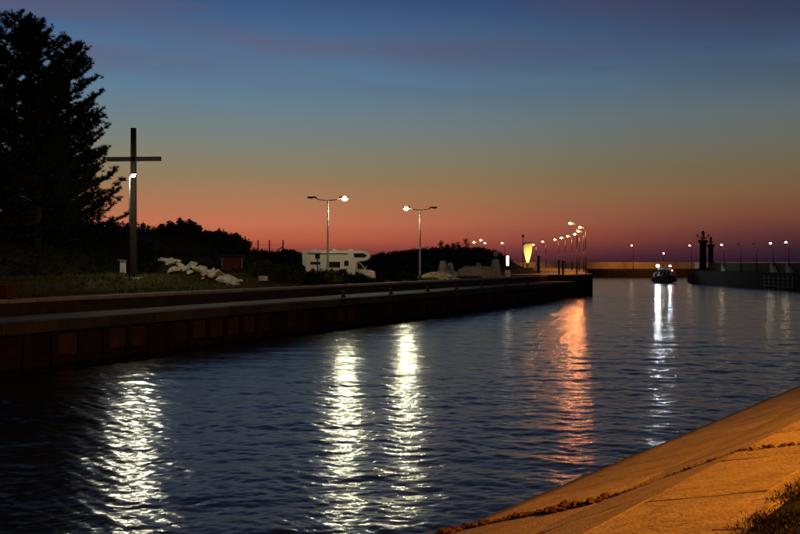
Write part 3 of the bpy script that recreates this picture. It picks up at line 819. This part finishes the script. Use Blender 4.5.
def leaf_clump(q, c, r, n, rnd, size=.12, flat=.8):
    for _ in range(n):
        d = Vector((rnd.gauss(0, 1), rnd.gauss(0, 1), rnd.gauss(0, 1)))
        d = d.normalized() * r * rnd.random() ** .45; d.z *= flat
        p = c + d
        u = Vector((rnd.gauss(0, 1), rnd.gauss(0, 1), rnd.gauss(0, 1))).normalized(); w = u.orthogonal().normalized()
        s = size * rnd.uniform(.6, 1.3); b = len(q.v)
        q.v += [tuple(p - u * s), tuple(p + w * s * .5), tuple(p + u * s), tuple(p - w * s * .5)]
        q.f.append((b, b + 1, b + 2, b + 3))
def shrub(label, P, rx, h, seed, m='leaf', n=26, group='shrubs on the quay verge', name='shrub', size=.11):
    rnd = random.Random(seed); t = thing(name, label, 'shrub', P, 0, group)
    st = MB(); fo = MB()
    for i in range(n):
        a = rnd.uniform(0, 6.283); rr = rx * rnd.random() ** .6; z = h * (.25 + .75 * rnd.random() * (1 - .45 * (rr / rx) ** 2))
        c = Vector((rr * math.cos(a), rr * math.sin(a) * .8, z))
        st.tube([(rr * .15 * math.cos(a), rr * .15 * math.sin(a), -.1), tuple(c * .55 + Vector((0, 0, .05))), tuple(c)], [.03, .02, .008], 4, False)
        leaf_clump(fo, c, rnd.uniform(.25, .5) * min(1, h / 1.2), 90, rnd, size)
        if rnd.random() < .5: leaf_clump(fo, c + Vector((0, 0, .25)), .15, 16, rnd, size * .8, 2.2)
    st.build('stems', M['bark'], t); fo.build('foliage', M[m], t)
def gz(p):
    a, m = to_am(p.x, p.y); return land(a, m, p.x, p.y) if m > 6.6 else (ZU if m > 4.3 else ZD)
SH = [(262, 86, 1.4, 1.2, 'low dark shrub left of the green bush on the quay verge'),
      (284, 84, 1.7, 1.7, 'broad green bush left of the motorhome'),
      (300, 88, 1.2, 1.3, 'small shrub at the rear corner of the motorhome'),
      (313, 85, 1.0, 1.1, 'shrub below the square road sign'),
      (327, 89, 1.2, 1.2, 'shrub at the foot of the left double lamp'),
      (341, 91, 1.1, 1.3, 'rounded shrub before the middle of the motorhome'),
      (357, 94.3, 1.3, .95, 'low shrub before the motorhome cab'),
      (374, 99, 1.4, .8, 'flat shrub just right of the motorhome front'),
      (392, 103, 1.5, .8, 'low spreading shrub between the two double lamps'),
      (407, 107, 1.3, .75, 'low shrub left of the right double lamp foot')]
for i, (px, Y, rx, h, lab) in enumerate(SH):
    p = at(px, 0, Y); shrub(lab, (p.x, Y, gz(p) - .05), rx, h, 40 + i, 'leaf' if i in (1, 0, 4) else 'leaf_dark')
p = at(288, 0, 116); shrub('large round dark bush at the end of the wire fence', (p.x, 116, gz(p) - .2), 2.6, at(0, 249, 116).z - gz(p), 77, 'leaf_dark', 70, 'tall bushes on the rise', size=.16)
BT = [(178, 222), (189, 223), (197, 228), (169, 226), (209, 234), (221, 233), (232, 236), (238, 236)]
BL = ['broad leafy bush on the skyline right of the cross', 'rounded bush with a tall sprig on the skyline', 'narrow upright bush at the drop of the skyline', 'first low bush on the skyline right of the cross',
      'low bush on the skyline above the concrete heap', 'ragged bush on the skyline left of the red shed', 'spiky bush on the skyline above the red shed', 'last bush on the skyline before the fence posts']
for i, (px, py) in enumerate(BT):
    p = at(px, py, 108); z0 = gz(p) - .5
    shrub(BL[i], (p.x, 108, z0), 1.3, max(1.2, p.z - z0 + .15), 90 + i, 'leaf_dark', 40, 'bushes along the skyline', size=.14)

# thicket covering the dark rise
rnd = random.Random(5); q = MB()
for i in range(3400):
    a = rnd.uniform(-58, 62); m = rnd.uniform(15, 43)
    p = Q(a, m); z = land(a, m, p.x, p.y)
    leaf_clump(q, Vector((p.x, p.y, z + .2)), rnd.uniform(.35, .75), 12, rnd, .17)
stuff(q.build('thicket', M['leaf_dark']), 'dark tangled thicket covering the rise behind the quay road', 'thicket')
# dune scrub
q = MB()
for i in range(2600):
    X = rnd.uniform(-24, 32); Y = rnd.uniform(160, 215); a, m = to_am(X, Y); mm = m - mb(a)
    if mm < 15 or (X > 20 and rnd.random() < .8): continue
    leaf_clump(q, Vector((X, Y, land(a, mm, X, Y) + .1)), rnd.uniform(.4, .8), 9, rnd, .2)
stuff(q.build('dune_scrub', M['leaf_dark']), 'low dark scrub covering the far dune', 'scrub')
def bare_tree(label, px, top, Y, seed):
    rnd = random.Random(seed); p = at(px, top, Y); a, m = to_am(p.x, Y); z0 = land(a, m - mb(a), p.x, Y) - .3; H = p.z - z0
    t = thing('small_tree', label, 'tree', (p.x, Y, z0), 0, 'thin trees on the dune crest')
    tr = MB().tube([(0, 0, 0), (.1, 0, H * .5), (0, 0, H * .95)], [.09, .06, .02], 6); w = MB(); fo = MB()
    for i in range(22):
        f = rnd.uniform(.3, .95); an = rnd.uniform(0, 6.28); L = H * .38 * (1.1 - f * .7)
        tip = Vector((math.cos(an) * L * .7, math.sin(an) * L * .7, H * f + L * .6))
        w.tube([(0, 0, H * f), tuple(tip)], [.035, .012], 4, False); leaf_clump(fo, tip, .4, 22, rnd, .075)
    tr.build('trunk', M['bark'], t); w.build('limbs', M['bark'], t); fo.build('crown', M['leaf_dark'], t)
for i, (px, top, lab) in enumerate([(441, 242, 'leftmost thin tree on the far dune crest'), (453, 244, 'lowest thin tree on the dune crest'), (458, 243, 'slim tree in the middle of the dune crest row'), (466, 239.5, 'tallest thin tree on the far dune crest'), (447, 245, 'stunted tree beside the leftmost dune tree')]):
    bare_tree(lab, px, top, 188, 300 + i)
# verge grass
q = MB()
for i in range(9000):
    a = rnd.uniform(-52, 50); m = 6.8 + 9 * rnd.random() ** 1.5
    p = Q(a, m); z = land(a, m, p.x, p.y)
    blades(q, (p.x + rnd.gauss(0, .2), p.y + rnd.gauss(0, .2), z), 4, .3, .016, .9, rnd)
stuff(q.build('verge_grass', M['grass']), 'rough grass on the verge beside the quay road', 'grass')

# ------------------------------------------------------------------ concrete armour pieces and gravel by the right double lamp
def tetrapod(label, P, h, rotz, tilt=0):
    t = MB()
    dirs = [Vector((0, 0, 1))] + [Vector((math.cos(R(a)) * .943, math.sin(R(a)) * .943, -.333)) for a in (0, 120, 240)]
    k = h / 1.55
    for d in dirs: t.tube([(0, 0, 0), tuple(d * .55 * k), tuple(d * .98 * k), tuple(d * 1.02 * k)], [.42 * k, .36 * k, .25 * k, .20 * k], 12)
    Mx = Matrix.Rotation(rotz, 3, 'Z') @ Matrix.Rotation(tilt, 3, 'X')
    t.v = [tuple(Mx @ Vector(v) + Vector((0, 0, .50 * k))) for v in t.v]
    o = t.build('tetrapod', M['concrete'], None, True, P)
    md = o.modifiers.new('e', 'EDGE_SPLIT'); md.split_angle = R(40)
    return tag(o, label, 'tetrapod', 'concrete tetrapods by the gravel heap')
for px, py, Y, lab, h, r, tl in ((443, 262, 120, 'left and taller of two upright concrete tetrapods left of the gravel heap', 2.2, .2, .03), (450.5, 263, 121.5, 'right and slimmer of two upright concrete tetrapods left of the gravel heap', 1.95, 1.3, -.05), (478.5, 262.5, 137, 'concrete tetrapod half hidden behind the gravel heap', 1.95, .7, 0)):
    p = at(px, py, Y); tetrapod(lab, (p.x, Y, max(3.0, p.z - h)), h, r, tl)
# stored buoy
p = at(495.5, 252, 136)
t = thing('stored_buoy', 'grey stored buoy with a ball top standing right of the gravel heap', 'buoy', (p.x, 136, 3.1))
hb = p.z - 3.1
MB().lathe([(.75, 0), (.78, .15), (.7, hb * .35), (.52, hb * .62), (.3, hb * .72)], n=16).build('body', M['concrete'], t, True)
MB().lathe([(.14, hb * .7), (.14, hb * .85)], n=10).build('neck', M['dark_steel'], t)
MB().ball((0, 0, hb - .3), .36, 14, 8).build('top_mark', M['concrete'], t, True)
MB().lathe([(.85, -.05), (.85, .12)], n=16).build('skirt', M['tyre'], t)
# gravel heap
def heap(name, label, cen, ax, ay, h, top, m, seed, cat):
    q = MB(); n = 40; rings = 18
    for i in range(rings + 1):
        f = i / rings
        for k in range(n):
            t_ = 6.2832 * k / n
            nn = mnoise.fractal(Vector((math.cos(t_) * 2 * f, math.sin(t_) * 2 * f, seed)), 1, 2, 4)
            z = h * (1 - sm(f, top, 1.0)) + nn * .12 * (f > .05)
            rr = f * (1 + .08 * math.sin(3 * t_ + seed))
            q.v.append((ax * rr * math.cos(t_), ay * rr * math.sin(t_), z - (.15 if i == rings else 0)))
    for i in range(rings):
        for k in range(n): q.f.append((i * n + k, (i + 1) * n + k, (i + 1) * n + (k + 1) % n, i * n + (k + 1) % n))
    o = q.build(name, m, None, True, cen)
    g = MB()
    for i in range(260):
        t_ = random.uniform(0, 6.28); f = random.random() ** .6
        rock(g, (ax * f * math.cos(t_), ay * f * math.sin(t_), h * (1 - sm(f, top, 1.0)) + .02), random.uniform(.04, .16), (1, 1, .8), 2000 + i)
    stuff(g.build('loose_stones', m, o))
    return tag(o, label, cat)
p = at(477, 0, 130); heap('gravel_heap', 'flat-topped olive gravel heap lit from the left by the lamp', (p.x, 130, 3.0), 3.7, 2.6, 1.35, .42, M['gravel'], 1.0, 'gravel heap')
p = at(437, 0, 115.5); heap('sand_heap', 'low stony heap at the foot of the upright tetrapods', (p.x, 115.5, 3.0), 2.6, 1.4, .75, .3, M['gravel'], 4.0, 'gravel heap')
for i in range(30):
    px = random.uniform(408, 456); Y = random.uniform(113.6, 116); p = at(px, 0, Y)
    f = 1 - abs(px - 437) / 30
    q = MB(); rock(q, (0, 0, 0), random.uniform(.12, .3), (1.2, 1, .8), 500 + i)
    o = q.build('boulder', M['pale_concrete'], None, False, (p.x, Y, 3.08 + .55 * max(0, f) * random.random()))
    tag(o, 'small pale stone in the low stony heap below the tetrapods', 'stone', 'stones of the low heap')
p = at(263, 0, 82); q = MB().cbox((0, 0, .2), (.7, .4, .4), .05).build('concrete_block', M['pale_concrete'], None, False, (p.x, 82, gz(p) + .3), .4)
tag(q, 'pale concrete block in the dark grass right of the rubble heap', 'block')

# illuminated marker column
p = at(507.6, 278, 132)
t = thing('light_column', 'bright white illuminated marker column at the quay end', 'light column', (p.x, 132, 3.05))
MB().cbox((0, 0, .45), (.7, .6, .9), .06).build('base', M['white_paint'], t)
MB().lathe([(.2, .9), (.2, 1.45)], n=14).build('collar', M['dark_steel'], t)
MB().lathe([(.17, 1.45), (.19, 2.2), (.17, 2.75), (.02, 2.8)], n=16).build('light_tube', M['lamp_column'], t, True)
MB().tube([(.05, 0, 2.75), (.2, 0, 2.95)], [.08, .05], 8).build('finial', M['white_paint'], t)

# floodlit sculpture on the promenade
Yp = 205
p = at(527.5, 260, Yp)
t = thing('sculpture', 'pale yellow floodlit heart-shaped sculpture tapering to its foot', 'sculpture', (p.x, Yp, 3.1))
H = at(0, 241.5, Yp).z - 3.1
def lobes(side):
    q = MB(); n = 14; rings = 16; prf = []
    for i in range(rings + 1):
        f = i / rings
        z = .55 + (H - .55) * f
        w = (.14 + .46 * sm(f, 0, .75)) * (1 if f < .82 else math.sqrt(max(.0, 1 - ((f - .82) / .18) ** 2)) + .02)
        cxx = side * (.05 + .38 * sm(f, .15, .85)); cyy = .25 * side * math.sin(f * 2.2)
        for k in range(n):
            a = 6.2832 * k / n + f * .8 * side
            q.v.append((cxx + w * math.cos(a), cyy + .55 * w * math.sin(a), z))
    for i in range(rings):
        for k in range(n): q.f.append((i * n + k, i * n + (k + 1) % n, (i + 1) * n + (k + 1) % n, (i + 1) * n + k))
    q.f.append(tuple(range(n))); q.f.append(tuple(rings * n + k for k in range(n)))
    return q
M['sculpt'] = mat('sculpture_stone', (0.75, 0.62, 0.32), .7, .15, 1.5, .2)
lobes(1).build('right_lobe', M['sculpt'], t, True)
lobes(-1).build('left_lobe', M['sculpt'], t, True)
MB().cbox((0, 0, .3), (1.3, 1.1, .6), .05).build('plinth', M['old_concrete'], t)
fl = thing('floodlight', 'small ground floodlight before the heart-shaped sculpture', 'floodlight', (p.x + 1.2, Yp - 3.0, 3.12))
MB().box((0, 0, .12), (.3, .22, .22)).build('housing', M['dark_steel'], fl)
sl = bpy.data.lights.new('flood_beam', 'SPOT'); sl.energy = 3600; sl.color = (1, .76, .28); sl.spot_size = R(52); sl.spot_blend = .5; sl.shadow_soft_size = .08
so = bpy.data.objects.new('flood_beam', sl); COL.objects.link(so); so.parent = fl; so.location = (0, .02, .28)
so.rotation_euler = (Vector((-1.2, 3.0, H * .62))).to_track_quat('-Z', 'Y').to_euler()
# unlit round-headed post behind
p = at(523, 236, 215)
t = thing('round_lamp', 'unlit round-headed post behind the lit sculpture', 'lamp post', (p.x, 215, 3.1)); h = p.z - 3.1
MB().tube([(0, 0, 0), (0, 0, h)], [.09, .06], 8).build('pole', M['dark_steel'], t); MB().ball((0, 0, h), .32, 12, 8).build('globe', M['plastic_grey'], t, True)
# posts on the promenade
for px, top, Y, r, lab in ((538.6, 255.5, 165, .22, 'stout dark post on the promenade left of the lamp row'), (559, 259.5, 150, .16, 'left of two short dark posts among the promenade lamps'), (563, 260, 148, .16, 'right of two short dark posts among the promenade lamps'), (586, 256.5, 153.6, .12, 'slim dark post at the outer corner of the pier head')):
    p = at(px, top, Y); h = p.z - 3.13
    t = thing('mooring_post', lab, 'post', (p.x, Y, 3.12), 0, 'dark posts on the promenade')
    MB().lathe([(r * 1.1, 0), (r, .1), (r * .9, h - .15)], n=12).build('shaft', M['dark_pile'], t, True)
    MB().lathe([(r * 1.15, h - .15), (r * 1.2, h - .05), (r * .6, h)], n=12).build('cap', M['dark_steel'], t)

# ------------------------------------------------------------------ far breakwater and right mole
def wall_run(name, label, pts, zb, zt, th, m, pan_len, pname='panel'):
    t = thing(name, label, 'breakwater', (0, 0, 0))
    for (x0, y0), (x1, y1) in zip(pts, pts[1:]):
        d = Vector((x1 - x0, y1 - y0, 0)); L = d.length; d.normalize(); ang = math.atan2(d.y, d.x)
        n = max(1, round(L / pan_len)); w = L / n
        me = MB().cbox((0, 0, (zb + zt) / 2), (w - .04, th, zt - zb), .05).mesh(pname, m)
        for i in range(n):
            c = Vector((x0, y0, 0)) + d * (i + .5) * w
            place(pname, me, t, (c.x + random.uniform(-.02, .02), c.y + random.uniform(-.03, .03), random.uniform(-.03, .03)), ang)
    return t
far = wall_run('far_breakwater', 'far breakwater wall lit orange across the harbour mouth', [(22, 336), (101, 343)], 2.6, 4.95, .6, M['concrete'], 6.0)
MB().add([(20, 329, 2.7), (103, 336, 2.7), (103, 345, 2.7), (20, 338, 2.7), (20, 328, -2), (103, 335, -2), (103, 346, -2), (20, 339, -2)], [(0, 1, 2, 3), (0, 4, 5, 1), (1, 5, 6, 2), (2, 6, 7, 3), (3, 7, 4, 0)]).build('base', M['old_concrete'], far)
mole_pts = [(72, 118), (71, 178), (70, 240), (79, 275), (96, 318)]
def offs(pts, d): return [(x + d, y) for x, y in pts]
mole = wall_run('harbour_mole', 'dark harbour mole with olive-lit parapet on the right', offs(mole_pts, 6.2), 2.6, 4.85, .6, M['mole'], 5.0)
q = MB()
for x, y in mole_pts: q.v += [(x, y, -2), (x, y, 2.9), (x + 7.5, y, 2.9), (x + 7.5, y, -2)]
for i in range(len(mole_pts) - 1):
    for j in range(3): q.f.append((i * 4 + j, i * 4 + j + 1, (i + 1) * 4 + j + 1, (i + 1) * 4 + j))
q.f += [(0, 1, 2, 3), tuple(4 * (len(mole_pts) - 1) + j for j in (3, 2, 1, 0))]
q.build('base', M['dark_pile'], mole)
def mx_at(Y):
    for (x0, y0), (x1, y1) in zip(mole_pts, mole_pts[1:]):
        if y0 <= Y <= y1: return x0 + (x1 - x0) * (Y - y0) / (y1 - y0)
ML = [(690, 245, 322, True, 'lit lamp left of the two beacon towers', 1), (722, 245, None, True, 'lit lamp just right of the two beacon towers', 0),
      (738.5, 245, None, False, 'first unlit lamp on the right mole', 0), (754, 244.5, None, False, 'second unlit lamp on the right mole', 0),
      (771, 243.5, None, True, 'dimmer lit lamp on the right mole near the frame edge', 0), (786.5, 242.5, None, True, 'rightmost lit lamp on the harbour mole', 0),
      (632, 245, 330, True, 'lone lamp on the orange-lit far breakwater', 1)]
for i, (px, py, Y, lit, lab, far_) in enumerate(ML):
    if Y is None:
        k = (px - 400) / 1000   # stand on the mole deck, five metres in
        Y = 180.0
        for _ in range(60):
            Y = Y + .5 * (((mx_at(min(317, max(119, Y))) + 5.2) / k) - Y)
    p = at(px, py, Y)
    arm_lamp('mole_lamp', lab, (p.x + .5, Y, 2.7 if far_ else 2.9), p.z - 2.8, -1, 'lamps on the breakwaters', M['lamp_far'] if lit else None, .5, .19)
    if far_:
        for dx in (-16, 0, 16):
            sl = bpy.data.lights.new('wall_beam', 'SPOT'); sl.energy = 3200; sl.color = (1, .30, .02); sl.spot_size = R(120); sl.spot_blend = .8; sl.shadow_soft_size = .15
            so = bpy.data.objects.new('wall_beam', sl); COL.objects.link(so); so.location = (p.x, Y + .3, p.z - .15)
            so.rotation_euler = Vector((dx, 9, -5.5)).to_track_quat('-Z', 'Y').to_euler()
    if lit and not far_:
        t = thing('stair', 'short slanting concrete stair against the parapet below the ' + {1: 'lamp nearest the beacon towers', 4: 'dimmer lit lamp', 5: 'rightmost lit lamp'}[i], 'stair', (mx_at(Y) + 5.75, Y, 2.9), R(90), 'stairs on the mole')
        for k_ in range(6): MB().cbox((-1.4 + k_ * .42, 0, .14 + k_ * .15), (.44, .9, .28 + k_ * .30), .02).build('step', M['white_paint'] if False else M['pale_concrete'], t)
# fender rack on the mole face
Yf = 187
t = thing('fender_rack', 'thin steel ladder-like fender rack on the mole face at right', 'fender', (mx_at(Yf) - .18, Yf, 0))
for k_ in range(7): MB().tube([(0, -7 + k_ * 2.3, .2), (0, -7 + k_ * 2.3, 2.6)], .05, 6).build('upright', M['plastic_grey'], t)
for z in (.5, 1.2, 1.9): MB().tube([(-.1, -7.3, z), (-.1, 7.2, z)], .04, 6).build('rail', M['plastic_grey'], t)

# beacon towers
def beacon(label, px, top, Y, r, arms):
    p = at(px, top, Y)
    t = thing('beacon_tower', label, 'beacon', (p.x, Y, 2.7), 0, 'beacon towers at the harbour entrance'); h = p.z - 2.7; c = h * .74
    MB().lathe([(r * 1.25, 0), (r * 1.25, .5), (r * 1.02, .7), (r * .9, c * .6), (r * .92, c - .9)], n=18).build('shaft', M['dark_pile'], t, True)
    MB().lathe([(r * .92, c - .9), (r * 1.15, c - .5), (r * 1.45, c - .1), (r * 1.45, c + .12)], n=18).build('gallery', M['dark_pile'], t)
    for k_ in range(10):
        a = .628 * k_; MB().tube([(r * 1.38 * math.cos(a), r * 1.38 * math.sin(a), c + .1), (r * 1.38 * math.cos(a), r * 1.38 * math.sin(a), c + .95)], .035, 5).build('railing_post', M['dark_steel'], t)
    MB().lathe([(r * 1.36, c + .9), (r * 1.42, c + .93), (r * 1.36, c + .97)], n=18).build('railing', M['dark_steel'], t)
    ln = MB().lathe([(r * .45, c + .1), (r * .45, h - .75)], n=12).build('lantern', M['glass_dark'], t)
    MB().lathe([(r * .55, h - .78), (r * .5, h - .55), (r * .25, h - .2), (.05, h)], n=12).build('lantern_roof', M['dark_steel'], ln)
    if arms:
        for sg in (-1, 1):
            a_ = MB().tube([(sg * r * .3, 0, c + .5), (sg * r * 1.35, 0, c + 1.35), (sg * r * 1.6, 0, c + 2.1)], .06, 6).build('antenna_arm', M['dark_steel'], t)
            MB().ball((sg * r * 1.6, 0, c + 1.5), .28, 8, 6, (1, .5, 1)).build('dish', M['dark_steel'], a_)
beacon('taller beacon tower with antenna arms on the harbour mole head', 703, 230.5, 300, 1.05, True)
beacon('shorter beacon tower right of the taller one', 710.8, 236.5, 312, .85, False)

# ------------------------------------------------------------------ boat
def boat(P, rot):
    t = thing('pilot_boat', 'small dark work boat coming in with two dazzling white floodlights', 'boat', P, rot)
    L, Bm = 13.0, 4.9
    q = MB(); ns = 22
    secs = []
    for i in range(ns + 1):
        f = i / ns; x = -L / 2 + L * f
        w = Bm / 2 * (1 - max(0, (f - .5) / .5) ** 2.4) * (.88 + .12 * min(1, f / .25)) + .02
        sh = 1.25 + .95 * max(0, (f - .35) / .65) ** 2
        kw = w * .72
        secs.append([(x, 0, -.9 + .8 * max(0, (f - .8) / .2) ** 2), (x, kw * .8, -.5), (x, w * .93, .35), (x, w, sh), (x, w * .95, sh), (x, w * .92, sh - .5), (x, 0, sh - .45)])
    n = len(secs[0])
    for s_ in secs: q.v += s_ + [(x, -y, z) for x, y, z in s_]
    for i in range(ns):
        for j in range(n - 1):
            a, b = i * 2 * n + j, (i + 1) * 2 * n + j
            q.f.append((a, b, b + 1, a + 1)); q.f.append((a + n, a + n + 1, b + n + 1, b + n))
    q.f.append(tuple(range(0, 4)) + tuple(n + k for k in (3, 2, 1)))
    q.build('hull', M['hull'], t)
    MB().tube([(x, y + .04, z - .12) for (x, y, z) in [s_[3] for s_ in secs]], .1, 6).tube([(x, -y - .04, z - .12) for (x, y, z) in [s_[3] for s_ in secs]], .1, 6).build('rubbing_strake', M['tyre'], t)
    wh = MB().extr([(-2.6, .8), (1.5, .8), (1.7, 1.9), (1.2, 3.3), (-2.2, 3.3), (-2.6, 2.4)], -1.35, 1.35).build('wheelhouse', M['white_paint'], t)
    for k_ in (-.86, 0, .86):
        MB().add([(1.72, k_ - .36, 1.95), (1.72, k_ + .36, 1.95), (1.3, k_ + .36, 3.08), (1.3, k_ - .36, 3.08)], [(0, 1, 2, 3)]).add([(1.6, k_ - .36, 1.9), (1.6, k_ + .36, 1.9), (1.2, k_ + .36, 3.0), (1.2, k_ - .36, 3.0)], [(3, 2, 1, 0)]).build('window', M['glass_dark'], wh)
    for sg in (-1, 1):
        for x in (-1.9, -.8, .3): MB().box((x, sg * 1.36, 2.5), (.8, .03, .75)).build('window', M['glass_dark'], wh)
    MB().cbox((-.6, 0, 3.37), (4.4, 3.0, .12), .03).build('roof', M['hull'], wh)
    MB().tube([(-1.2, 0, 3.4), (-1.2, 0, 7.0)], [.09, .05], 8).build('mast', M['dark_steel'], t)
    MB().tube([(-1.2, -1.0, 5.6), (-1.2, 1.0, 5.6)], .04, 6).build('yard', M['dark_steel'], t)
    MB().tube([(-1.2, 1.3, 3.4), (-1.2, 1.2, 5.3)], .03, 6).build('whip_antenna', M['dark_steel'], t)
    MB().ball((-1.1, 0, 7.05), .14, 10, 6).build('mast_light', M['lamp_mast'], t)
    for y, r in ((-1.55, .27), (1.25, .11)):
        h_ = MB().lathe([(.05, 0), (.05, .5)], (1.1, y, 3.4), 8).box((1.0, y, 4.1), (.3, .6, .5)).build('floodlight', M['dark_steel'], t)
        MB().ball((1.22, y, 4.1), r, 12, 8, (.6, 1.2, 1)).build('lens', M['lamp_boat'], h_, True)
    MB().ball((1.3, 1.75, 3.0), .13, 8, 6).build('side_light', M['lamp_red'], t)
    # bow rail
    for sg in (-1, 1):
        top = [(x, sg * y * .97, z + .95) for (x, y, z) in [s_[3] for s_ in secs[10:]]]
        rl = MB().tube(top, .045, 6).build('bow_rail', M['white_paint'], t)
        for k_ in range(10, ns + 1, 3):
            x, y, z = secs[k_][3]; MB().tube([(x, sg * y * .97, z), (x, sg * y * .97, z + .95)], .035, 5).build('stanchion', M['white_paint'], rl)
    for sg in (-1, 1):
        for x in (-3, 0, 2.5):
            MB().add(*(lambda b: ([(x + v[0], sg * 2.5 + v[2], .7 + v[1]) for v in b.v], b.f))(MB().lathe([(.2, -.1), (.36, -.12), (.42, 0), (.36, .12), (.2, .1)], n=14))).build('fender_tyre', M['tyre'], t, True)
pb = at(664, 0, 238); boat((pb.x, 238, 0), R(-90 - 9))
